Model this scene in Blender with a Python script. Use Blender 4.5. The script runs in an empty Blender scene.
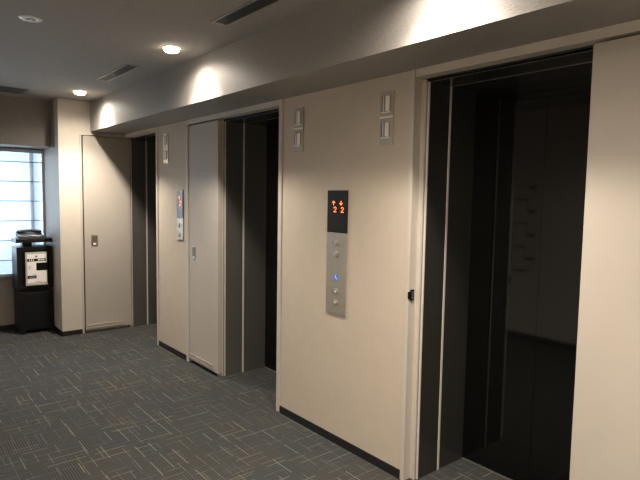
import bpy, bmesh, math, random
from mathutils import Matrix, Vector
random.seed(4)
C = bpy.context.scene.collection
PI = math.pi

# ------------------------------------------------------------------ helpers
class MB:
    """collects shapes and links them as one mesh object"""
    def __init__(self):
        self.bm = bmesh.new()
    def box(self, x0, x1, y0, y1, z0, z1, bevel=0.0, segs=2):
        b = bmesh.new()
        bmesh.ops.create_cube(b, size=1.0)
        for v in b.verts:
            v.co = Vector(((x0+x1)/2 + v.co.x*(x1-x0), (y0+y1)/2 + v.co.y*(y1-y0), (z0+z1)/2 + v.co.z*(z1-z0)))
        if bevel > 0:
            bmesh.ops.bevel(b, geom=list(b.edges), offset=bevel, segments=segs, profile=0.5, affect='EDGES')
        self._join(b)
        return self
    def cyl(self, c, r0, r1, h, axis='Z', n=32, bevel=0.0):
        b = bmesh.new()
        bmesh.ops.create_cone(b, cap_ends=True, segments=n, radius1=r0, radius2=r1, depth=h)
        if bevel > 0:
            es = [e for e in b.edges if abs(e.verts[0].co.z - e.verts[1].co.z) < 1e-6]
            bmesh.ops.bevel(b, geom=es, offset=bevel, segments=2, profile=0.5, affect='EDGES')
        R = {'Z': Matrix.Identity(3), 'X': Matrix.Rotation(PI/2, 3, 'Y'), 'Y': Matrix.Rotation(PI/2, 3, 'X')}[axis]
        for v in b.verts:
            v.co = R @ v.co + Vector(c)
        self._join(b)
        return self
    def lathe(self, prof, c=(0, 0, 0), n=40):
        """prof: list of (r, z) turned round Z"""
        rings = []
        for r, z in prof:
            rings.append([self.bm.verts.new((c[0]+r*math.cos(2*PI*k/n), c[1]+r*math.sin(2*PI*k/n), c[2]+z)) for k in range(n)])
        for a, b in zip(rings, rings[1:]):
            for k in range(n):
                self.bm.faces.new((a[k], a[(k+1) % n], b[(k+1) % n], b[k]))
        return self
    def tube(self, pts, r, n=8):
        pts = [Vector(p) for p in pts]
        rings = []
        for i, p in enumerate(pts):
            t = (pts[min(i+1, len(pts)-1)] - pts[max(i-1, 0)]).normalized()
            a = t.orthogonal().normalized() if not rings else (pa - t*pa.dot(t)).normalized()
            pa = a
            bb = t.cross(a)
            rr = r[i] if isinstance(r, (list, tuple)) else r
            rings.append([self.bm.verts.new(p + rr*(math.cos(2*PI*k/n)*a + math.sin(2*PI*k/n)*bb)) for k in range(n)])
        for a, b in zip(rings, rings[1:]):
            for k in range(n):
                self.bm.faces.new((a[k], a[(k+1) % n], b[(k+1) % n], b[k]))
        self.bm.faces.new(rings[0][::-1]); self.bm.faces.new(rings[-1])
        return self
    def prism(self, poly, axis, a0, a1, bevel=0.0):
        """poly: 2D points in the two other axes, pushed along axis"""
        def P(u, v, w):
            return {'X': (w, u, v), 'Y': (u, w, v), 'Z': (u, v, w)}[axis]
        b = bmesh.new()
        A = [b.verts.new(P(u, v, a0)) for u, v in poly]
        B = [b.verts.new(P(u, v, a1)) for u, v in poly]
        b.faces.new(A[::-1]); b.faces.new(B)
        n = len(poly)
        for k in range(n):
            b.faces.new((A[k], A[(k+1) % n], B[(k+1) % n], B[k]))
        bmesh.ops.recalc_face_normals(b, faces=list(b.faces))
        if bevel > 0:
            bmesh.ops.bevel(b, geom=list(b.edges), offset=bevel, segments=2, profile=0.5, affect='EDGES')
        self._join(b)
        return self
    def _join(self, b):
        me = bpy.data.meshes.new('tmp')
        b.to_mesh(me); b.free()
        self.bm.from_mesh(me)
        bpy.data.meshes.remove(me)
    def build(self, name, mat, parent=None, smooth=False):
        me = bpy.data.meshes.new(name)
        bmesh.ops.recalc_face_normals(self.bm, faces=list(self.bm.faces))
        self.bm.to_mesh(me); self.bm.free()
        if smooth:
            for p in me.polygons:
                p.use_smooth = True
            try:
                me.set_sharp_from_angle(angle=math.radians(40))
            except Exception:
                pass
        me.materials.append(mat)
        o = bpy.data.objects.new(name, me)
        C.objects.link(o)
        if parent is not None:
            o.parent = parent
        return o

def tag(o, label=None, cat=None, group=None, kind=None):
    if label: o['label'] = label
    if cat: o['category'] = cat
    if group: o['group'] = group
    if kind: o['kind'] = kind
    return o

def empty(name, loc, rz=0.0):
    o = bpy.data.objects.new(name, None)
    o.empty_display_size = 0.1
    o.location = loc; o.rotation_euler = (0, 0, rz)
    C.objects.link(o)
    return o

def copy_tree(o, parent=None):
    c = o.copy(); C.objects.link(c)
    c.parent = parent
    for ch in list(o.children):
        copy_tree(ch, c)
    return c

# ------------------------------------------------------------------ materials
def s2l(c):
    return tuple(((v/255)/12.92 if v/255 <= 0.04045 else ((v/255+0.055)/1.055)**2.4) for v in c)

def mat(name, col, rough=0.6, metal=0.0, spec=0.5, noise=None, bump=None, emit=None, coat=0.0):
    m = bpy.data.materials.new(name); m.use_nodes = True
    nt = m.node_tree; N = nt.nodes; L = nt.links
    b = N['Principled BSDF']
    b.inputs['Base Color'].default_value = (*col, 1)
    b.inputs['Roughness'].default_value = rough
    b.inputs['Metallic'].default_value = metal
    b.inputs['Specular IOR Level'].default_value = spec
    b.inputs['Coat Weight'].default_value = coat
    tc = N.new('ShaderNodeTexCoord')
    if noise:
        sc, amt = noise[0], noise[1]
        stretch = noise[2] if len(noise) > 2 else (1, 1, 1)
        mp = N.new('ShaderNodeMapping'); mp.inputs['Scale'].default_value = stretch
        nz = N.new('ShaderNodeTexNoise'); nz.inputs['Scale'].default_value = sc; nz.inputs['Detail'].default_value = 4
        L.new(tc.outputs['Object'], mp.inputs['Vector']); L.new(mp.outputs['Vector'], nz.inputs['Vector'])
        mr = N.new('ShaderNodeMapRange')
        mr.inputs['From Min'].default_value = 0.3; mr.inputs['From Max'].default_value = 0.7
        mr.inputs['To Min'].default_value = 1-amt; mr.inputs['To Max'].default_value = 1+amt
        L.new(nz.outputs['Fac'], mr.inputs['Value'])
        vm = N.new('ShaderNodeVectorMath'); vm.operation = 'SCALE'
        vm.inputs[0].default_value = col
        L.new(mr.outputs['Result'], vm.inputs['Scale'])
        L.new(vm.outputs['Vector'], b.inputs['Base Color'])
    if bump:
        sc, st = bump[0], bump[1]
        stretch = bump[2] if len(bump) > 2 else (1, 1, 1)
        mp = N.new('ShaderNodeMapping'); mp.inputs['Scale'].default_value = stretch
        nz = N.new('ShaderNodeTexNoise'); nz.inputs['Scale'].default_value = sc; nz.inputs['Detail'].default_value = 3
        L.new(tc.outputs['Object'], mp.inputs['Vector']); L.new(mp.outputs['Vector'], nz.inputs['Vector'])
        bp = N.new('ShaderNodeBump'); bp.inputs['Strength'].default_value = st; bp.inputs['Distance'].default_value = 0.002
        L.new(nz.outputs['Fac'], bp.inputs['Height']); L.new(bp.outputs['Normal'], b.inputs['Normal'])
    if emit:
        b.inputs['Emission Color'].default_value = (*emit[0], 1)
        b.inputs['Emission Strength'].default_value = emit[1]
    return m

M = {}
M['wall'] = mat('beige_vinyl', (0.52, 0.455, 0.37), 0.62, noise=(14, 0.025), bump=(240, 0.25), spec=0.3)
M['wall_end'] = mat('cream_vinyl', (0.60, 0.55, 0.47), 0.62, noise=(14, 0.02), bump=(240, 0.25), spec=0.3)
M['frame'] = mat('beige_painted_steel', (0.52, 0.48, 0.42), 0.5, noise=(6, 0.02), spec=0.4)
M['leaf'] = mat('greige_painted_steel', (0.46, 0.42, 0.365), 0.55, noise=(5, 0.02), spec=0.25)
M['ceiling'] = mat('grey_ceiling_paper', (0.35, 0.335, 0.31), 0.8, noise=(30, 0.05), bump=(120, 0.3), spec=0.15)
M['soffit'] = mat('silver_grey_wallpaper', (0.285, 0.272, 0.255), 0.5, noise=(120, 0.10, (1, 0.5, 1.2)), bump=(190, 0.7, (1, 0.5, 1.5)), spec=0.45)
M['baseboard'] = mat('black_vinyl_base', (0.007, 0.007, 0.007), 0.6, noise=(20, 0.1))
M['jamb'] = mat('dark_titanium_steel', (0.140, 0.136, 0.123), 0.36, metal=0.4, noise=(8, 0.06, (1, 1, 0.15)), bump=(300, 0.05, (1, 1, 0.02)))
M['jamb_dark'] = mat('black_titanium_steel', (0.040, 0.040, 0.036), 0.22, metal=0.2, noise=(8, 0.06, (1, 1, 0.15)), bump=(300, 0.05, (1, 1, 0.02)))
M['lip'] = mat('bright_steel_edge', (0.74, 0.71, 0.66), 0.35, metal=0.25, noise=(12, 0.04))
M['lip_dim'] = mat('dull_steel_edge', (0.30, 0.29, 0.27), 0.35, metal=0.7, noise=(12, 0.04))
M['mirror_door'] = mat('black_mirror_steel', (0.0035, 0.0036, 0.0032), 0.05, metal=0.0, spec=0.5, noise=(3, 0.05))
M['gap'] = mat('black_gap', (0.006, 0.006, 0.006), 0.8, noise=(10, 0.1))
M['steel'] = mat('brushed_steel', (0.47, 0.43, 0.365), 0.36, metal=0.65, noise=(40, 0.05, (1, 8, 0.2)), bump=(200, 0.06, (1, 6, 0.1)))
M['mirror_steel'] = mat('polished_steel', (0.62, 0.57, 0.49), 0.24, metal=0.55, noise=(8, 0.03))
M['black_glass'] = mat('black_glass', (0.006, 0.0055, 0.005), 0.22, spec=0.5, noise=(9, 0.1))
M['lens'] = mat('white_lantern_lens', (0.86, 0.84, 0.80), 0.4, noise=(9, 0.02))
M['lens_dark'] = mat('dark_lantern_window', (0.05, 0.045, 0.04), 0.25, noise=(9, 0.1))
M['led'] = mat('orange_led', (0.2, 0.04, 0.01), 0.5, emit=((1.0, 0.20, 0.045), 2.6), noise=(9, 0.02))
M['button'] = mat('pale_button', (0.42, 0.39, 0.34), 0.35, metal=0.5, noise=(30, 0.03))
M['button_mark'] = mat('grey_engraving', (0.22, 0.21, 0.19), 0.5, noise=(30, 0.05))
M['blue'] = mat('blue_sign', (0.08, 0.24, 0.75), 0.4, noise=(30, 0.03))
M['white'] = mat('white_mark', (0.8, 0.8, 0.8), 0.5, noise=(30, 0.02))
M['black_wood'] = mat('black_lacquered_wood', (0.005, 0.005, 0.0056), 0.45, noise=(14, 0.15, (1, 1, 0.2)), spec=0.3)
M['phone'] = mat('black_phone_plastic', (0.014, 0.014, 0.016), 0.35, noise=(30, 0.08))
M['phone_grey'] = mat('grey_phone_buttons', (0.09, 0.093, 0.10), 0.4, noise=(50, 0.2))
M['paper'] = mat('white_paper', (0.86, 0.83, 0.78), 0.6, noise=(10, 0.02))
M['ink'] = mat('black_ink', (0.005, 0.0045, 0.0045), 0.7, spec=0.1, noise=(30, 0.1))
M['ink_grey'] = mat('violet_grey_ink', (0.40, 0.37, 0.52), 0.6, noise=(30, 0.05))
M['acrylic'] = mat('clear_grey_acrylic', (0.48, 0.46, 0.43), 0.2, noise=(20, 0.03))
M['handle'] = mat('satin_nickel', (0.50, 0.46, 0.40), 0.3, metal=0.9, noise=(30, 0.03))
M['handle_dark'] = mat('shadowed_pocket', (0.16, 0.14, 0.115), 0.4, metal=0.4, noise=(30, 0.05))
M['strike'] = mat('dark_bronze_strike', (0.025, 0.02, 0.016), 0.3, metal=0.8, noise=(30, 0.05))
M['vent_frame'] = mat('grey_aluminium', (0.42, 0.40, 0.38), 0.4, metal=0.5, noise=(20, 0.03))
M['vent_dark'] = mat('dark_slot', (0.018, 0.017, 0.016), 0.7, noise=(20, 0.05))
M['vent_blade'] = mat('grey_blade', (0.06, 0.057, 0.054), 0.45, metal=0.3, noise=(20, 0.05))
M['vent_faint'] = mat('dark_grey_vent', (0.13, 0.125, 0.12), 0.6, noise=(20, 0.03))
M['seam'] = mat('grey_blind_seam', (0.30, 0.33, 0.37), 0.6, noise=(20, 0.03))
M['white_plastic'] = mat('white_plastic', (0.72, 0.71, 0.69), 0.4, noise=(20, 0.02))
M['lamp_glow'] = mat('warm_lamp_glow', (0.9, 0.85, 0.75), 0.5, emit=((1.0, 0.86, 0.66), 14.0), noise=(9, 0.01))
M['lamp_rim'] = mat('pale_lamp_rim', (0.72, 0.69, 0.63), 0.35, noise=(9, 0.01))
M['window_wall'] = mat('taupe_wallpaper', (0.38, 0.345, 0.30), 0.65, noise=(14, 0.03), bump=(200, 0.3), spec=0.25)
M['beam'] = mat('grey_brown_wallpaper', (0.25, 0.23, 0.21), 0.7, noise=(30, 0.04), bump=(160, 0.3), spec=0.25)
M['alu'] = mat('blue_grey_window_aluminium', (0.58, 0.63, 0.70), 0.45, metal=0.0, noise=(20, 0.03))
M['opposite'] = mat('pale_opposite_wallpaper', (0.76, 0.70, 0.61), 0.6, noise=(14, 0.03), bump=(200, 0.3))
M['dark_slots'] = mat('dark_tile_joint', (0.05, 0.045, 0.04), 0.7, noise=(14, 0.1))

def mat_carpet():
    m = bpy.data.materials.new('patterned_carpet'); m.use_nodes = True
    nt = m.node_tree; N = nt.nodes; L = nt.links
    b = N['Principled BSDF']
    b.inputs['Roughness'].default_value = 0.95
    b.inputs['Specular IOR Level'].default_value = 0.08
    geo = N.new('ShaderNodeNewGeometry')
    sx = N.new('ShaderNodeSeparateXYZ'); L.new(geo.outputs['Position'], sx.inputs[0])
    def mth(op, a, bb=None, cc=None):
        n = N.new('ShaderNodeMath'); n.operation = op
        for i, v in enumerate((a, bb, cc)):
            if v is None: continue
            if isinstance(v, (int, float)): n.inputs[i].default_value = v
            else: L.new(v, n.inputs[i])
        return n.outputs[0]
    def wn(a, bb, off):
        c = N.new('ShaderNodeCombineXYZ')
        for i, v in enumerate((a, bb, off)):
            if isinstance(v, (int, float)): c.inputs[i].default_value = v
            else: L.new(v, c.inputs[i])
        w = N.new('ShaderNodeTexWhiteNoise'); w.noise_dimensions = '3D'
        L.new(c.outputs[0], w.inputs['Vector'])
        return w.outputs['Value']
    X, Y = sx.outputs['X'], sx.outputs['Y']
    def dashes(U, V, pitch, length, seed, thr, width):
        u = mth('DIVIDE', U, pitch); col = mth('FLOOR', u); fu = mth('FRACT', u)
        v = mth('ADD', mth('DIVIDE', V, length), mth('MULTIPLY', wn(col, 0.5, seed), 7.0))
        row = mth('FLOOR', v); fv = mth('FRACT', v)
        r1 = wn(col, row, seed+1.3); r2 = wn(col, row, seed+2.7); r3 = wn(col, row, seed+5.1)
        on = mth('MULTIPLY', mth('LESS_THAN', fu, width/pitch), mth('GREATER_THAN', r1, thr))
        on = mth('MULTIPLY', on, mth('LESS_THAN', fv, mth('ADD', 0.45, mth('MULTIPLY', r3, 0.5))))
        return on, r2
    # fine ribbing whose direction changes from block to block
    cu = mth('FLOOR', mth('DIVIDE', X, 0.166)); cv = mth('FLOOR', mth('DIVIDE', Y, 0.25))
    pick = mth('GREATER_THAN', wn(cu, cv, 9.0), 0.5)
    tone = wn(cu, cv, 19.0)
    ribx = mth('SINE', mth('MULTIPLY', X, 2*PI/0.0145)); riby = mth('SINE', mth('MULTIPLY', Y, 2*PI/0.0145))
    mx = N.new('ShaderNodeMix'); mx.data_type = 'FLOAT'
    L.new(pick, mx.inputs[0]); L.new(ribx, mx.inputs[2]); L.new(riby, mx.inputs[3])
    rib = mth('MULTIPLY', mx.outputs[0], mth('GREATER_THAN', wn(cu, cv, 44.0), 0.2))
    nz = N.new('ShaderNodeTexNoise'); nz.inputs['Scale'].default_value = 180; nz.inputs['Detail'].default_value = 3
    L.new(geo.outputs['Position'], nz.inputs['Vector'])
    nz2 = N.new('ShaderNodeTexNoise'); nz2.inputs['Scale'].default_value = 5; nz2.inputs['Detail'].default_value = 2
    L.new(geo.outputs['Position'], nz2.inputs['Vector'])
    # base: blue-grey to brown-grey blocks
    base = N.new('ShaderNodeMix'); base.data_type = 'RGBA'
    base.inputs[6].default_value = (0.046, 0.050, 0.051, 1); base.inputs[7].default_value = (0.056, 0.053, 0.048, 1)
    L.new(mth('ADD', mth('MULTIPLY', tone, 0.7), mth('MULTIPLY', nz2.outputs['Fac'], 0.3)), base.inputs[0])
    val = mth('ADD', mth('ADD', 0.20, mth('MULTIPLY', rib, 0.30)), mth('MULTIPLY', nz.outputs['Fac'], 1.55))
    sc = N.new('ShaderNodeVectorMath'); sc.operation = 'SCALE'
    L.new(base.outputs[2], sc.inputs[0]); L.new(val, sc.inputs['Scale'])
    out = sc.outputs['Vector']
    def lay(prev, on, r, c0, c1):
        cr = N.new('ShaderNodeMix'); cr.data_type = 'RGBA'
        cr.inputs[6].default_value = (*c0, 1); cr.inputs[7].default_value = (*c1, 1)
        L.new(mth('GREATER_THAN', r, 0.55), cr.inputs[0])
        mix = N.new('ShaderNodeMix'); mix.data_type = 'RGBA'
        L.new(mth('MULTIPLY', on, mth('ADD', 0.25, mth('MULTIPLY', r, 0.65))), mix.inputs[0])
        L.new(prev, mix.inputs[6]); L.new(cr.outputs[2], mix.inputs[7])
        return mix.outputs[2]
    pale, blue = (0.190, 0.178, 0.140), (0.118, 0.128, 0.136)
    for U, V, seed, thr in ((X, Y, 1.0, 0.42), (Y, X, 31.0, 0.5)):
        on, r = dashes(U, V, 0.083, 0.26, seed, thr, 0.005)
        out = lay(out, on, r, blue, pale)
    for U, V, seed, thr in ((X, Y, 61.0, 0.35), (Y, X, 91.0, 0.35)):
        on, r = dashes(mth('ADD', U, 0.031), V, 0.0625, 0.17, seed, thr, 0.005)
        out = lay(out, on, r, (0.095, 0.105, 0.115), (0.13, 0.122, 0.10))
    L.new(out, b.inputs['Base Color'])
    bp = N.new('ShaderNodeBump'); bp.inputs['Strength'].default_value = 0.4; bp.inputs['Distance'].default_value = 0.003
    L.new(val, bp.inputs['Height']); L.new(bp.outputs['Normal'], b.inputs['Normal'])
    return m
M['carpet'] = mat_carpet()

def mat_blind():
    m = bpy.data.materials.new('translucent_blind_fabric'); m.use_nodes = True
    nt = m.node_tree; N = nt.nodes; L = nt.links
    N.remove(N['Principled BSDF'])
    out = N['Material Output']
    tr = N.new('ShaderNodeBsdfTransparent'); tr.inputs[0].default_value = (0.95, 0.97, 1, 1)
    tl = N.new('ShaderNodeBsdfTranslucent'); tl.inputs[0].default_value = (0.85, 0.87, 0.9, 1)
    df = N.new('ShaderNodeBsdfDiffuse'); df.inputs[0].default_value = (0.75, 0.76, 0.78, 1)
    tc = N.new('ShaderNodeTexCoord')
    wv = N.new('ShaderNodeTexNoise'); wv.inputs['Scale'].default_value = 300
    L.new(tc.outputs['Object'], wv.inputs['Vector'])
    mr = N.new('ShaderNodeMapRange'); mr.inputs['To Min'].default_value = 0.45; mr.inputs['To Max'].default_value = 0.65
    L.new(wv.outputs['Fac'], mr.inputs['Value'])
    m1 = N.new('ShaderNodeMixShader'); m1.inputs[0].default_value = 0.5
    L.new(tl.outputs[0], m1.inputs[1]); L.new(df.outputs[0], m1.inputs[2])
    m2 = N.new('ShaderNodeMixShader')
    L.new(mr.outputs['Result'], m2.inputs[0]); L.new(m1.outputs[0], m2.inputs[1]); L.new(tr.outputs[0], m2.inputs[2])
    L.new(m2.outputs[0], out.inputs['Surface'])
    return m
M['blind'] = mat_blind()

def mat_glass():
    m = bpy.data.materials.new('window_glass'); m.use_nodes = True
    nt = m.node_tree; N = nt.nodes; L = nt.links
    N.remove(N['Principled BSDF'])
    out = N['Material Output']
    tr = N.new('ShaderNodeBsdfTransparent'); tr.inputs[0].default_value = (0.93, 0.97, 1, 1)
    gl = N.new('ShaderNodeBsdfGlossy'); gl.inputs['Roughness'].default_value = 0.02
    fr = N.new('ShaderNodeFresnel'); fr.inputs['IOR'].default_value = 1.45
    mx = N.new('ShaderNodeMixShader')
    L.new(fr.outputs[0], mx.inputs[0]); L.new(tr.outputs[0], mx.inputs[1]); L.new(gl.outputs[0], mx.inputs[2])
    L.new(mx.outputs[0], out.inputs['Surface'])
    return m
M['glass'] = mat_glass()

# ------------------------------------------------------------------ dimensions (metres)
W = 2.18            # face of the elevator wall
ZC = 2.53           # ceiling
ZS = 2.213          # underside of the soffit
ZH = 2.165          # head of the openings
ZL = 2.156          # head of the steel jambs
XD = 2.66           # elevator doors
XO = -0.20          # opposite wall
YE = 6.18           # end wall
XC = 1.484          # corner of the end wall
YB = -2.2           # behind the camera
YW = 6.85           # window wall
XF = -0.2           # where the window wall meets the opposite wall
# the three elevators: left jamb plane, right jamb plane
LIFT = [(6.185, 5.295), (4.015, 3.14), (1.870, 1.015)]

def structure(o, label, cat):
    return tag(o, label, cat, kind='structure')

# ------------------------------------------------------------------ room shell
structure(MB().box(XF-0.1, 2.75, YB-0.1, 7.1, -0.1, 0.0).build('floor', M['carpet']),
          'dark blue grey carpet with short pale dashes running both ways', 'floor')
structure(MB().box(XF-0.1, 3.0, YB-0.1, 7.1, ZC, ZC+0.1).build('ceiling', M['ceiling']),
          'dark grey flat ceiling holding the recessed lights', 'ceiling')
w = MB()
for y0, y1 in ((4.60, 5.245), (1.93, 3.09), (YB, 0.42)):
    w.box(W, 2.95, y0, y1, 0, ZS)
w.box(W+0.06, 2.95, 4.035, 4.60, 0, ZS)          # behind the second leaf
w.box(W+0.06, 2.95, 0.42, 0.995, 0, ZS)          # behind the third leaf
w.box(W, 2.95, YB, YE+0.1, ZS, ZC)               # above the openings
w.box(2.72, 2.95, 0.9, 6.3, 0, ZS)               # shaft side
w.box(2.30, 2.95, 5.245, 5.275, 0, ZS).box(2.30, 2.95, 3.09, 3.12, 0, ZS).box(2.30, 2.95, 1.89, 1.93, 0, ZS)
structure(w.build('wall_right', M['wall']), 'beige vinyl elevator wall with three openings', 'wall')
w = MB()
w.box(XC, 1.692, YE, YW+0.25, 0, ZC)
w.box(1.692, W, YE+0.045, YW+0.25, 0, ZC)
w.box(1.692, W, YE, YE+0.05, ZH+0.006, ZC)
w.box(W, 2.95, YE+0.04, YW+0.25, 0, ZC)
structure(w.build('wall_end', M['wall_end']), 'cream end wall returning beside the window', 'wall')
w = MB()
w.box(XF, XC, YW, YW+0.25, 0, 0.60)
w.box(XF, XC, YW, YW+0.25, 2.02, ZC)
w.box(XF, 0.06, YW, YW+0.25, 0.60, 2.02)
structure(w.build('wall_back', M['window_wall']), 'taupe wall under the daylit window', 'wall')
structure(MB().box(XF, XC-0.001, 6.44, YW, 2.035, ZC).build('trim_1', M['beam']),
          'grey brown boxed pelmet hanging over the window', 'pelmet')
structure(MB().box(XC-0.011, XC, 6.34, 6.44, 2.03, ZC).build('trim_2', M['beam']),
          'narrow dark end strip closing the window pelmet', 'trim')
structure(MB().box(1.81, W, YB, YE, ZS, ZC).build('trim_3', M['soffit']),
          'silver grey boxed soffit running above the elevator wall', 'soffit')
w = MB().box(XO-0.15, XO, YB, 7.1, 0, ZC)
structure(w.build('wall_left', M['opposite']), 'pale wall facing the elevators, mirrored in the doors', 'wall')
structure(MB().box(XF, 2.95, YB-0.1, YB, 0, ZC).build('wall_front', M['wall']), 'wall at the near end of the lobby', 'wall')
# raised staggered tiles at the corner of the opposite wall
w = MB()
for k in range(8):
    z = 0.78 + k*0.13
    sp = 3.17 if k % 2 else 3.10
    w.box(XO, XO+0.012, sp+0.008, 3.32, z, z+0.115).box(XO, XO+0.018, 2.98, sp-0.03, z+0.03, z+0.135)
structure(w.build('trim_6', M['opposite']), 'raised staggered tiles on the opposite wall, mirrored in a door', 'trim')

w = MB()
for k in range(8):
    z = 0.78 + k*0.13
    w.box(XO, XO+0.010, 3.02 if k % 2 else 3.16, 3.15 if k % 2 else 3.31, z-0.018, z+0.010)
structure(w.build('trim_5', M['dark_slots']), 'dark staggered joints between tiles, mirrored in a door', 'trim')

# baseboards
bw = MB()
for y0, y1 in ((4.602, 5.243), (1.932, 3.088), (YB, 0.418)):
    bw.box(W-0.008, W, y0, y1, 0, 0.052, bevel=0.002)
structure(bw.build('baseboard_right', M['baseboard']), 'black baseboard along the elevator wall', 'baseboard')
structure(MB().box(XC-0.008, 1.690, YE-0.008, YE, 0, 0.052).box(XC-0.008, XC, YE-0.008, YW, 0, 0.052).build('baseboard_end', M['baseboard']),
          'black baseboard around the foot of the end wall', 'baseboard')
structure(MB().box(XF, XC-0.008, YW-0.008, YW, 0, 0.052).build('baseboard_back', M['baseboard']),
          'black baseboard under the window', 'baseboard')
structure(MB().box(XO, XO+0.008, YB, YW-0.01, 0, 0.07).build('baseboard_left', M['baseboard']),
          'black baseboard of the wall facing the elevators', 'baseboard')

# ------------------------------------------------------------------ fire door frames
def frame(n, yl, yr, label, left_reveal):
    """painted frame standing 8 mm proud of the wall; yl, yr: outer edges"""
    f = MB()
    f.box(W-0.008, W+0.06, yr, yr+0.042, 0, ZS, bevel=0.003)
    if left_reveal == 'strip':
        f.box(W-0.008, W+0.06, yl-0.036, yl, 0, ZS, bevel=0.003)
    elif left_reveal == 'rebate':
        f.box(W-0.008, W+0.062, yl-0.025, yl, 0, ZS, bevel=0.003)
    f.box(W-0.006, W+0.06, yr+0.042, yl-0.03, ZH+0.008, ZS)
    o = structure(f.build('trim_%d' % n, M['frame']), label, 'door frame')
    return o

fr1 = frame(7, YE, 5.245, 'beige frame of the elevator opening by the end wall', None)
fr2 = frame(8, 4.60, 3.09, 'beige frame around the middle elevator opening', 'strip')
fr3 = frame(9, 1.93, 0.42, 'beige frame around the nearest elevator opening', 'rebate')
# rebate stop of the near frame (faces the lobby) and matching closers between frame and steel jamb
MB().box(W+0.050, W+0.062, 1.878, 1.906, 0, ZH, bevel=0.001).build('stop', M['frame'], fr3)
MB().box(W+0.045, W+0.056, 0.985, 1.008, 0, ZH).build('stop', M['frame'], fr3)
MB().box(W+0.060, W+0.066, 3.09, 3.135, 0, ZH).build('stop', M['frame'], fr2)
MB().box(W+0.043, W+0.058, 4.018, 4.036, 0, ZH).build('hinge_post', M['frame'], fr2)
MB().box(W+0.060, W+0.066, 5.245, 5.29, 0, ZH).build('stop', M['frame'], fr1)
# end wall: casing round the first leaf
MB().box(1.692, 1.714, YE-0.004, YE+0.044, 0, ZH+0.004, bevel=0.002).build('side_casing', M['frame'], fr1)
MB().box(1.812, W+0.03, YE-0.008, YE+0.039, ZH+0.008, ZS-0.001, bevel=0.002).build('head_casing', M['frame'], fr1)
MB().box(W+0.045, W+0.056, YE-0.004, YE+0.03, 0, ZH+0.008).build('hinge_post', M['frame'], fr1)
# strike plate on the near frame
st = MB().box(W+0.004, W+0.030, 1.8985, 1.9045, 1.003, 1.062, bevel=0.001).box(W-0.012, W+0.006, 1.899, 1.908, 1.014, 1.052, bevel=0.002)
so = st.build('strike_plate', M['strike'], fr3); so['label'] = 'dark metal latch strike'
MB().box(W+0.010, W+0.022, 1.8972, 1.8990, 1.012, 1.053).build('strike_lip', M['handle'], so)

# ------------------------------------------------------------------ fire door leaves
def leaf(n, label, width):
    """built in local space: hinge edge at y=0, free edge at y=width, face looks to -x; x=0 is the face"""
    root = empty('door_%d' % n, (0, 0, 0))
    tag(root, label, 'door', kind='structure')
    MB().box(0.0, 0.040, 0.0, width, 0.030, ZH-0.004, bevel=0.002).build('leaf_panel', M['leaf'], root)
    MB().box(-0.006, 0.0, 0.085, width-0.006, 0.046, 0.088, bevel=0.002).build('bottom_rail', M['leaf'], root)
    MB().box(-0.009, -0.005, 0.085, width-0.006, 0.084, 0.091, bevel=0.001).build('rail_highlight', M['frame'], root)  # lighter strip paints a highlight along the top of the rail
    h = MB().box(-0.003, 0.001, width-0.141, width-0.069, 0.965, 1.087, bevel=0.0015).build('pull_plate', M['handle'], root)
    h['label'] = 'recessed satin metal pull handle'
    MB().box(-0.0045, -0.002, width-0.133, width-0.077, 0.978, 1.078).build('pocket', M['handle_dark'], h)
    MB().box(-0.007, -0.003, width-0.122, width-0.090, 0.980, 0.998, bevel=0.001).build('thumb_latch', M['lens'], h)
    MB().box(0.006, 0.034, -0.004, 0.016, 0.0, 0.03).build('hinge', M['handle'], root)
    return root
d1 = leaf(1, 'greige fire door leaf folded against the cream end wall', 0.497)
d1.rotation_euler = (0, 0, PI/2); d1.location = (2.223, YE-0.008, 0)
# rotated +90 deg: local +y -> world -x, local -x -> world -y
d2 = leaf(2, 'greige fire door leaf folded flat between wall and middle elevator', 0.545)
d2.location = (W+0.002, 4.018, 0)
d3 = leaf(3, 'pale fire door leaf at the right of the nearest elevator', 0.545)
d3.rotation_euler = (0, 0, 0); d3.scale = (1, 1, 1); d3.location = (W+0.002, 0.462, 0)
# third leaf hangs the other way round: its plain hinge edge is beside the elevator, pull out of view
for ch in list(d3.children):
    if ch.name.startswith(('hinge',)):
        bpy.data.objects.remove(ch)
for ch in list(d3.children):
    if ch.name.startswith(('pull_plate',)):
        for g in list(ch.children):
            bpy.data.objects.remove(g)
        bpy.data.objects.remove(ch)
# dark joints beside and under the leaves
structure(MB().box(1.7145, 1.7255, YE+0.010, YE+0.044, 0, ZH).build('trim_4', M['gap']), 'dark joint beside the leaf on the end wall', 'trim')

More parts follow.
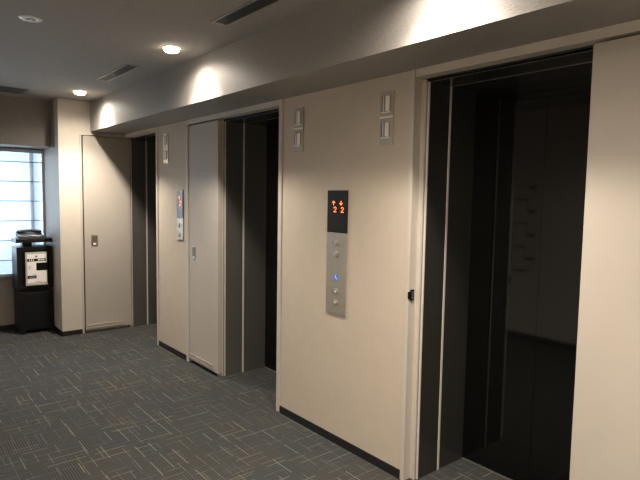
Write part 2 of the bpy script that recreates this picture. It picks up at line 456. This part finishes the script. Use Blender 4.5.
# ------------------------------------------------------------------ elevators
def elevator(n, yl, yr, label, jm='jamb'):
    root = empty('door_%d' % n, (XD, (yl+yr)/2, 0))
    tag(root, label, 'elevator', kind='structure')
    def part(name, mb, m, p=root):
        o = mb.build(name, m, None)
        o.parent = p
        o.matrix_parent_inverse = (Matrix.Translation(root.location)).inverted()
        return o
    yc = (yl+yr)/2
    for s, y in ((1, yl), (-1, yr)):
        y0, y1 = (y, y+0.018) if s > 0 else (y-0.018, y)
        part('outer_jamb', MB().box(2.256, 2.420, y0, y1, 0, ZL), M[jm])
        part('inner_jamb', MB().box(2.436, XD, y0+0.002*s, y1+0.002*s, 0, ZL), M[jm])
        part('jamb_edge', MB().box(2.420, 2.436, y0-0.003*s, y1-0.003*s, 0, ZL, bevel=0.002), M['lip'])
        part('jamb_edge', MB().box(2.247, 2.256, y0-0.001*s, y1-0.001*s, 0, ZL, bevel=0.002), M['lip'])
        part('jamb_joint', MB().box(2.238, 2.247, y0+0.010*s, y1+0.010*s, 0, ZL), M['gap'])
    part('header', MB().box(2.247, 2.72, yr-0.018, yl+0.018, ZL, ZS-0.001), M['jamb_dark'])
    part('header_edge', MB().box(2.247, 2.250, yr, yl, ZL-0.002, ZL+0.01).box(2.431, 2.4325, yr, yl, ZL-0.0015, ZL+0.01), M['lip_dim'])
    part('sill', MB().box(2.650, 2.72, yr, yl, 0.0, 0.004, bevel=0.001), M['lip_dim'])
    for a, b in ((yc+0.0006, yl+0.02), (yr-0.02, yc-0.0006)):
        dp = part('sliding_panel', MB().box(XD, XD+0.03, a, b, 0.008, ZH+0.02, bevel=0.0007), M['mirror_door'])
    part('door_backing', MB().box(XD+0.031, XD+0.04, yr-0.02, yl+0.02, 0.0, ZH+0.02), M['gap'])
    return root
elevator(4, *LIFT[0], 'farthest elevator, a narrow dark recess beside the end wall')
elevator(5, *LIFT[1], 'middle elevator with dark steel jambs beside the folded leaf')
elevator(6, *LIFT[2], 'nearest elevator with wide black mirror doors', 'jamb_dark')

# ------------------------------------------------------------------ hall call panels
GLYPH = {'up': ['00100', '01110', '10101', '00100', '00100', '00100'],
         'down': ['00100', '00100', '00100', '10101', '01110', '00100'],
         '2': ['01110', '10001', '00001', '00010', '00100', '01000', '11111']}
def glyph(name, key, y, z, wdt, hgt, x, parent):
    rows = GLYPH[key]; mb = MB()
    pw, ph = wdt/5, hgt/len(rows)
    for r, row in enumerate(rows):
        for c, v in enumerate(row):
            if v == '1':
                yy = y + wdt/2 - (c+0.5)*pw; zz = z + hgt/2 - (r+0.5)*ph
                mb.box(x-0.001, x, yy-pw*0.42, yy+pw*0.42, zz-ph*0.42, zz+ph*0.42)
    return mb.build(name, M['led'], parent)
def button(y, z, parent, r=0.018):
    b = MB().cyl((-0.013, y, z), r, r, 0.006, 'X', 24, bevel=0.002).build('button', M['button'], parent, smooth=True)
    return b
# near panel, local origin at its bottom centre on the wall: x=0 wall face
p = empty('hall_call_panel', (W+0.001, 2.497, 0.826))
tag(p, 'tall steel call panel with two orange arrows and twos on black display', 'call panel', 'elevator call panels')
MB().box(-0.010, 0, -0.091, 0.091, 0.0, 0.505, bevel=0.0006).build('face_plate', M['steel'], p)
dsp = MB().box(-0.011, 0, -0.091, 0.091, 0.505, 0.764, bevel=0.0015).build('display', M['black_glass'], p)
dy = 2.499; dz = 0.826
glyph('arrow', 'up', 2.5305-dy, 1.5125-dz, 0.029, 0.027, -0.0112, dsp)
glyph('digit', '2', 2.5165-dy, 1.473-dz, 0.026, 0.033, -0.0112, dsp)
glyph('arrow', 'down', 2.4620-dy, 1.5125-dz, 0.029, 0.027, -0.0112, dsp)
glyph('digit', '2', 2.4495-dy, 1.472-dz, 0.026, 0.033, -0.0112, dsp)
for z, mark in ((1.268, True), (1.199, False), (0.968, True), (0.898, False)):
    b = button(-0.003, z-dz, p)
    if z < 1.0:
        # small arrow on the lower pair
        mb = MB()
        s = 1 if mark else -1
        mb.prism([(-0.011, z-dz-0.006*s), (0.005, z-dz-0.006*s), (-0.003, z-dz+0.008*s)], 'X', -0.0166, -0.0158)
        mb.build('arrow_mark', M['white'], b)
    else:
        s = 1 if mark else -1
        MB().prism([(-0.011, z-dz-0.006*s), (0.005, z-dz-0.006*s), (-0.003, z-dz+0.008*s)], 'X', -0.0166, -0.0158).build('arrow_mark', M['button_mark'], b)
    if mark:
        MB().box(-0.0108, -0.0098, 0.022, 0.037, z-dz-0.009, z-dz+0.009).build('tactile_label', M['button_mark'], p)
# wheelchair sign
sg = MB().box(-0.0112, -0.0095, -0.021, 0.019, 1.034-dz, 1.074-dz, bevel=0.0004).build('wheelchair_sign', M['blue'], p)
mb = MB()
zc = 1.054-dz
mb.cyl((-0.0116, 0.002, zc+0.012), 0.003, 0.003, 0.0008, 'X', 12)
mb.tube([(-0.0116, 0.002, zc+0.008), (-0.0116, 0.001, zc-0.001), (-0.0116, -0.006, zc-0.001), (-0.0116, -0.009, zc-0.010), (-0.0116, -0.012, zc-0.010)], 0.0010, 6)
mb.tube([(-0.0116, 0.002+0.008*math.cos(a), zc-0.006+0.008*math.sin(a)) for a in [PI*0.62+PI*1.2*k/10 for k in range(-4, 7)]], 0.0009, 6)
mb.build('wheelchair_symbol', M['white'], sg)
# far panel: narrower, one column
q = empty('hall_call_panel', (W+0.001, 4.727, 1.127))
tag(q, 'narrow call panel with single orange floor number beside the middle folded leaf', 'call panel', 'elevator call panels')
fz = 1.127
MB().box(-0.010, 0, -0.060, 0.060, 0.0, 0.200, bevel=0.0006).build('face_plate', M['steel'], q)
dsp = MB().box(-0.011, 0, -0.060, 0.060, 0.200, 0.463, bevel=0.0015).build('display', M['black_glass'], q)
glyph('arrow', 'up', 0.006, 1.518-fz, 0.036, 0.034, -0.0112, dsp)
glyph('digit', '2', -0.014, 1.468-fz, 0.036, 0.044, -0.0112, dsp)
for z in (1.26, 1.172):
    b = button(0.012, z-fz, q, 0.021)
    s = 1 if z > 1.2 else -1
    MB().prism([(0.003, z-fz-0.007*s), (0.021, z-fz-0.007*s), (0.012, z-fz+0.009*s)], 'X', -0.0166, -0.0158).build('arrow_mark', M['button_mark'], b)

# ------------------------------------------------------------------ hall lanterns
def lantern():
    r = empty('hall_lantern', (0, 0, 0))
    pl = MB().box(-0.008, 0, -0.050, 0.050, 0, 0.286, bevel=0.0015).build('face_plate', M['mirror_steel'], r)
    MB().box(-0.012, -0.006, -0.049, 0.049, 0.146, 0.155, bevel=0.001).build('middle_bar', M['lens'], r)
    for z0, z1 in ((0.042, 0.124), (0.180, 0.266)):
        wd = MB().box(-0.0092, -0.007, -0.026, 0.036, z0, z1).build('window', M['lens_dark'], r)
        MB().box(-0.016, -0.009, -0.024, 0.006, z0+0.002, z1-0.002, bevel=0.003).build('lens', M['lens'], wd)
        MB().box(-0.014, -0.009, 0.018, 0.024, z0+0.002, z1-0.002).build('mullion', M['lens'], wd)
        MB().box(-0.012, -0.008, -0.028, 0.038, z0-0.006, z0).build('ledge', M['lens'], wd)
    return r
LANT = [(2.101, 1.839, 'polished steel hall lantern beside the nearest elevator frame'),
        (2.903, 1.845, 'polished steel hall lantern beside the right frame of the middle elevator'),
        (5.045, 1.847, 'polished steel hall lantern on the narrow wall by the farthest elevator')]
proto = lantern()
for i, (y, z, lab) in enumerate(LANT):
    o = proto if i == 0 else copy_tree(proto)
    o.location = (W, y, z)
    tag(o, lab, 'hall lantern', 'hall lanterns on the elevator wall')

# ------------------------------------------------------------------ ceiling fittings
def downlight():
    r = empty('downlight', (0, 0, 0))
    MB().lathe([(0.052, 0.0), (0.054, -0.004), (0.060, -0.003), (0.060, 0.0)]).build('trim_ring', M['lamp_rim'], r, smooth=True)
    MB().lathe([(0.0005, -0.030), (0.030, -0.029), (0.043, -0.025), (0.050, -0.016), (0.052, -0.001)]).build('lamp_face', M['lamp_glow'], r, smooth=True)
    return r
dl = downlight()
for i, (x, y, lab) in enumerate(((1.565, 3.528, 'glowing round downlight between the two slot vents'),
                                 (1.560, 5.640, 'glowing round downlight above the cream end wall'))):
    o = dl if i == 0 else copy_tree(dl)
    o.location = (x, y, ZC)
    tag(o, lab, 'downlight', 'recessed ceiling downlights')

def slot_vent(y0, y1, lab, n=4):
    w2, l2 = 0.052, (y1-y0)/2
    r = empty('ceiling_vent', (1.55, (y0+y1)/2, ZC))
    tag(r, lab, 'vent', 'slot vents along the soffit')
    MB().box(-w2, w2, -l2, l2, -0.0015, -0.0003).build('backing', M['vent_dark'], r)
    f = MB()
    f.box(-w2, -w2+0.010, -l2, l2, -0.006, 0).box(w2-0.010, w2, -l2, l2, -0.006, 0)
    f.box(-w2, w2, -l2, -l2+0.010, -0.006, 0).box(-w2, w2, l2-0.010, l2, -0.006, 0)
    f.build('vent_frame', M['vent_frame'], r)
    for k in range(n):
        x = -w2+0.010 + (k+0.75)*(2*w2-0.02)/(n+0.5)
        MB().box(x-0.003, x+0.003, -l2+0.01, l2-0.01, -0.005, -0.001).build('blade', M['vent_blade'], r)
slot_vent(4.185, 4.945, 'thin rectangular slot vent between the two glowing downlights')
slot_vent(1.95, 2.84, 'slot vent at the top edge of the photo with dark blades')
r = empty('ceiling_vent', (1.04, 6.03, ZC))
tag(r, 'dark flush ceiling vent in front of the window pelmet', 'vent')
MB().box(-0.40, 0.12, -0.15, 0.15, -0.004, -0.0003, bevel=0.001).build('backing', M['vent_faint'], r)
f = MB()
for k in range(6):
    yy = -0.125 + k*0.05
    f.box(-0.38, 0.10, yy-0.008, yy+0.008, -0.0065, -0.004)
f.build('grille', M['vent_blade'], r)

r = empty('ceiling_detector', (0.708, 3.490, ZC))
tag(r, 'round white ceiling fitting with small dark centre, away from the downlights', 'ceiling detector')
MB().lathe([(0.026, -0.006), (0.034, -0.0085), (0.052, -0.007), (0.061, -0.003), (0.062, 0.0)]).build('rim', M['white_plastic'], r, smooth=True)
MB().lathe([(0.0005, -0.0035), (0.027, -0.0035), (0.027, -0.006)]).build('centre', M['vent_blade'], r, smooth=True)
f = MB()
for k in range(4):
    a = k*PI/4
    f.tube([(-0.024*math.cos(a), -0.024*math.sin(a), -0.006), (0.024*math.cos(a), 0.024*math.sin(a), -0.006)], 0.0018, 6)
f.cyl((0, 0, -0.007), 0.008, 0.007, 0.006, 'Z', 16)
f.build('grille', M['white_plastic'], r)
f = MB().tube([(-0.034, 0.03, -0.004), (-0.035, 0.03, -0.020), (-0.036, 0.03, -0.030)], 0.0012, 6).cyl((-0.036, 0.03, -0.034), 0.003, 0.003, 0.010, 'Z', 10)
f.build('pull_cord', M['white_plastic'], r)

# ------------------------------------------------------------------ window and blind
wr = empty('window_1', (0.43, YW, 0.60))
tag(wr, 'bright daylit window behind a pale blind', 'window', kind='structure')
def wpart(name, mb, m):
    o = mb.build(name, m, None); o.parent = wr
    o.matrix_parent_inverse = Matrix.Translation(wr.location).inverted()
    return o
f = MB()
f.box(1.460, XC, YW-0.02, YW+0.07, 0.60, 2.02).box(0.06, 0.10, YW, YW+0.07, 0.60, 2.02)
f.box(0.10, 1.460, YW+0.0, YW+0.07, 1.985, 2.02).box(0.10, 1.460, YW, YW+0.07, 0.60, 0.63)
wpart('window_frame', f, M['alu'])
wpart('mullion', MB().box(1.338, 1.380, YW+0.02, YW+0.06, 0.63, 1.985), M['alu'])
wpart('mullion', MB().box(0.70, 0.74, YW+0.02, YW+0.06, 0.63, 1.985), M['alu'])
wpart('pane', MB().box(0.10, 1.460, YW+0.035, YW+0.041, 0.63, 1.985), M['glass'])
wpart('window_sill', MB().box(0.06, XC, YW-0.035, YW+0.07, 0.565, 0.60, bevel=0.004), M['beam'])
bl = empty('window_blind', (0.43, YW-0.012, 0.625))
tag(bl, 'pale translucent blind with thin horizontal seams covering the window', 'blind')
def bpart(name, mb, m):
    o = mb.build(name, m, None); o.parent = bl
    o.matrix_parent_inverse = Matrix.Translation(bl.location).inverted()
    return o
zs = [0.635, 0.785, 1.005, 1.224, 1.445, 1.663, 1.880, 1.990]
f = MB()
prev = None
for k in range(len(zs)-1):
    for j in range(5):
        t = j/4
        z = zs[k] + (zs[k+1]-zs[k])*t
        y = YW-0.014 - 0.010*math.sin(PI*t)
        a = f.bm.verts.new((0.10, y, z)); b = f.bm.verts.new((1.458, y, z))
        if prev:
            f.bm.faces.new((prev[0], prev[1], b, a))
        prev = (a, b)
bpart('fabric', f, M['blind'])
for z in zs[1:-1]:
    bpart('seam', MB().tube([(0.10, YW-0.020, z), (1.458, YW-0.026, z)], 0.005, 6), M['seam'])
bpart('head_rail', MB().box(0.10, 1.458, YW-0.035, YW-0.005, 1.985, 2.02, bevel=0.002), M['alu'])

# ------------------------------------------------------------------ telephone stand
sx0, sx1, sy0, sy1 = 1.124, 1.474, 6.500, 6.785
sr = empty('telephone_stand', ((sx0+sx1)/2, (sy0+sy1)/2, 0))
tag(sr, 'black two-part stand in the corner beside the window, carrying the telephone', 'stand')
def spart(name, mb, m, p=sr, root=sr, **k):
    o = mb.build(name, m, None, **k); o.parent = p
    o.matrix_parent_inverse = Matrix.Translation(root.location).inverted()
    return o
spart('lower_cabinet', MB().box(sx0+0.012, sx1, sy0, sy1, 0.035, 0.468, bevel=0.006).box(sx0+0.04, sx1-0.03, sy0-0.004, sy0+0.002, 0.06, 0.445, bevel=0.003), M['black_wood'])
for a in (sx0+0.012, sx1-0.06):
    for b in (sy0, sy1-0.06):
        spart('foot', MB().box(a, a+0.06, b, b+0.06, 0, 0.037, bevel=0.003), M['black_wood'])
cab = MB()
cab.box(sx0, sx1, sy0+0.03, sy1, 0.492, 0.952, bevel=0.004)
# bevelled surround standing in front of the box
for poly in ([(sx0, 0.492), (sx1, 0.492), (sx1-0.035, 0.535), (sx0+0.045, 0.535)],
             [(sx0, 0.952), (sx1, 0.952), (sx1-0.035, 0.915), (sx0+0.045, 0.915)],
             [(sx0, 0.492), (sx0+0.045, 0.535), (sx0+0.045, 0.915), (sx0, 0.952)],
             [(sx1, 0.492), (sx1-0.035, 0.535), (sx1-0.035, 0.915), (sx1, 0.952)]):
    cab.prism(poly, 'Y', sy0, sy0+0.031)
spart('upper_box', cab, M['black_wood'])
spart('plinth', MB().box(sx0+0.03, sx1-0.02, sy0+0.03, sy1-0.01, 0.466, 0.494), M['black_wood'])
spart('post', MB().box(1.196, 1.290, sy0+0.08, sy0+0.20, 0.950, 1.002, bevel=0.003), M['black_wood'])
spart('tray', MB().box(sx0-0.004, sx1, sy0, sy1-0.01, 1.000, 1.040, bevel=0.004), M['black_wood'])

# notice in its clear holder, in the front of the stand
nr = empty('notice_holder', (1.305, sy0, 0.535))
tag(nr, 'white notice with black blocks in a clear holder on the stand', 'notice')
x0, x1, z0, z1 = 1.202, 1.414, 0.540, 0.896
NY = sy0 - 0.022
def npart(name, mb, m, p=nr):
    return spart(name, mb, m, p, nr)
npart('holder', MB().box(x0, x1, NY, NY+0.020, z0, z1, bevel=0.002).box(x0-0.002, x1+0.002, NY-0.012, NY+0.012, z0-0.006, z0+0.020, bevel=0.003), M['acrylic'])
sh = npart('sheet', MB().box(x0+0.016, x1-0.006, NY-0.002, NY, z0+0.024, z1-0.020), M['paper'])
def ink(name, u0, u1, v0, v1, m='ink', d=0.003):
    X0, X1, Z0, Z1 = x0+0.016, x1-0.006, z0+0.024, z1-0.020
    o = npart(name, MB().box(X0+(X1-X0)*u0, X0+(X1-X0)*u1, NY-d, NY-0.002, Z0+(Z1-Z0)*v0, Z0+(Z1-Z0)*v1), M[m], sh)
    o.matrix_parent_inverse = Matrix.Identity(4)
    return o
ink('emblem', 0.42, 0.52, 0.885, 0.945)
ink('emblem', 0.45, 0.52, 0.905, 0.925, 'ink_grey', 0.0034)
ink('title_bar', 0.0, 0.97, 0.745, 0.84)
for a, b in ((0.10, 0.14), (0.20, 0.25), (0.30, 0.34), (0.55, 0.60), (0.62, 0.68), (0.71, 0.76), (0.79, 0.86), (0.90, 0.93)):
    ink('title_mark', a, b, 0.765, 0.825, 'paper', 0.0036)
ink('black_block', 0.46, 1.03, 0.42, 0.69)
ink('text_line', 0.06, 0.20, 0.55, 0.58, 'ink_grey')
ink('text_line', 0.06, 0.18, 0.50, 0.52, 'ink_grey')
ink('black_block', 0.0, 0.46, 0.15, 0.25)
ink('text_line', 0.08, 0.40, 0.185, 0.21, 'ink_grey', 0.0034)
ink('text_line', 0.25, 0.45, 0.275, 0.29, 'ink_grey')
ink('text_line', 0.38, 0.75, 0.015, 0.032, 'ink_grey')

# telephone on the tray
tr_ = empty('telephone', (1.275, sy0+0.12, 1.040))
tag(tr_, 'black desk telephone with its handset on, resting on the stand tray', 'telephone')
def tpart(name, mb, m, p=tr_, **k):
    o = mb.build(name, m, p, **k); return o
tpart('body', MB().prism([(-0.10, 0.0), (0.10, 0.0), (0.10, 0.068), (0.04, 0.068), (-0.09, 0.034)], 'X', -0.122, 0.122, bevel=0.005), M['phone'])
tpart('keypad', MB().prism([(-0.086, 0.0345), (-0.040, 0.0465), (-0.040, 0.0495), (-0.086, 0.0375)], 'X', -0.040, 0.045), M['phone_grey'])
tpart('display', MB().prism([(-0.034, 0.048), (-0.012, 0.0538), (-0.012, 0.0568), (-0.034, 0.051)], 'X', -0.045, 0.05), M['phone_grey'])
hs = MB()
pts = [(-0.112, 0.020, 0.056), (-0.108, 0.020, 0.066), (-0.075, 0.020, 0.077), (-0.03, 0.020, 0.083), (0.03, 0.020, 0.083), (0.075, 0.020, 0.077), (0.108, 0.020, 0.066), (0.112, 0.020, 0.056)]
hs.tube(pts, [0.018, 0.024, 0.017, 0.0145, 0.0145, 0.017, 0.024, 0.018], 12)
tpart('handset', hs, M['phone'], smooth=True)
cpts = []
for k in range(60):
    t = k/59
    cpts.append((-0.118 - 0.012*math.sin(PI*t) + 0.004*math.cos(k*1.6), 0.04-0.13*t, 0.058-0.050*t + 0.004*math.sin(k*1.6)))
tpart('cord', MB().tube(cpts, 0.002, 6), M['phone'])

# ------------------------------------------------------------------ lights
def spot(x, y, e, ang=164, blend=1.0, col=(1.0, 0.878, 0.755), z=ZC-0.036):
    l = bpy.data.lights.new('downlight_lamp', 'SPOT')
    l.energy = e; l.color = col; l.spot_size = math.radians(ang); l.spot_blend = blend; l.shadow_soft_size = 0.03
    o = bpy.data.objects.new('downlight_lamp', l); C.objects.link(o)
    o.location = (x, y, z)
    return o
for y in (5.64, 3.528, 1.42, -0.69):
    k = 1.4 if y > 5 else 1.0
    spot(1.628, y, 31*k)
    spot(1.628, y, 106*k, ang=108)
for x, y in ((0.75, 1.2), (0.75, -0.8)):
    spot(x, y, 150).data.shadow_soft_size = 0.12
# daylight from outside the window
l = bpy.data.lights.new('window_daylight', 'AREA'); l.shape = 'RECTANGLE'; l.size = 1.3; l.size_y = 1.4
l.energy = 36; l.color = (0.80, 0.90, 1.0)
o = bpy.data.objects.new('window_daylight', l); C.objects.link(o)
o.location = (0.78, YW+0.6, 1.5); o.rotation_euler = (-PI/2, 0, 0)

wd = bpy.data.worlds.new('overcast_day'); bpy.context.scene.world = wd
wd.use_nodes = True
bg = wd.node_tree.nodes['Background']
tcw = wd.node_tree.nodes.new('ShaderNodeTexCoord')
gr = wd.node_tree.nodes.new('ShaderNodeSeparateXYZ')
cr = wd.node_tree.nodes.new('ShaderNodeValToRGB')
cr.color_ramp.elements[0].position = 0.0; cr.color_ramp.elements[0].color = (0.62, 0.80, 1.0, 1)
cr.color_ramp.elements[1].position = 0.35; cr.color_ramp.elements[1].color = (0.80, 0.90, 1.0, 1)
wd.node_tree.links.new(tcw.outputs['Generated'], gr.inputs[0])
wd.node_tree.links.new(gr.outputs['Z'], cr.inputs['Fac'])
wd.node_tree.links.new(cr.outputs['Color'], bg.inputs['Color'])
bg.inputs['Strength'].default_value = 1.15

# ------------------------------------------------------------------ camera (solved from the photograph's vanishing lines)
yaw, pitch, roll, f = 6.85088819e-01, -8.01592710e-02, 1.66832600e-02, 540.19
fw = Vector((math.sin(yaw)*math.cos(pitch), math.cos(yaw)*math.cos(pitch), math.sin(pitch)))
rt = Vector((math.cos(yaw), -math.sin(yaw), 0)); up = rt.cross(fw)
r2 = math.cos(roll)*rt + math.sin(roll)*up; u2 = -math.sin(roll)*rt + math.cos(roll)*up
cam = bpy.data.cameras.new('camera'); co = bpy.data.objects.new('camera', cam); C.objects.link(co)
co.matrix_world = Matrix(((r2.x, u2.x, -fw.x, 0), (r2.y, u2.y, -fw.y, 0), (r2.z, u2.z, -fw.z, 1.55), (0, 0, 0, 1)))
cam.sensor_width = 36; cam.lens = f/640*36; cam.clip_start = 0.02
sc = bpy.context.scene
sc.camera = co
sc.view_settings.view_transform = 'Standard'
sc.view_settings.look = 'None'
sc.view_settings.exposure = 0.42
sc.cycles.max_bounces = 10
sc.cycles.diffuse_bounces = 6
sc.cycles.sample_clamp_indirect = 6
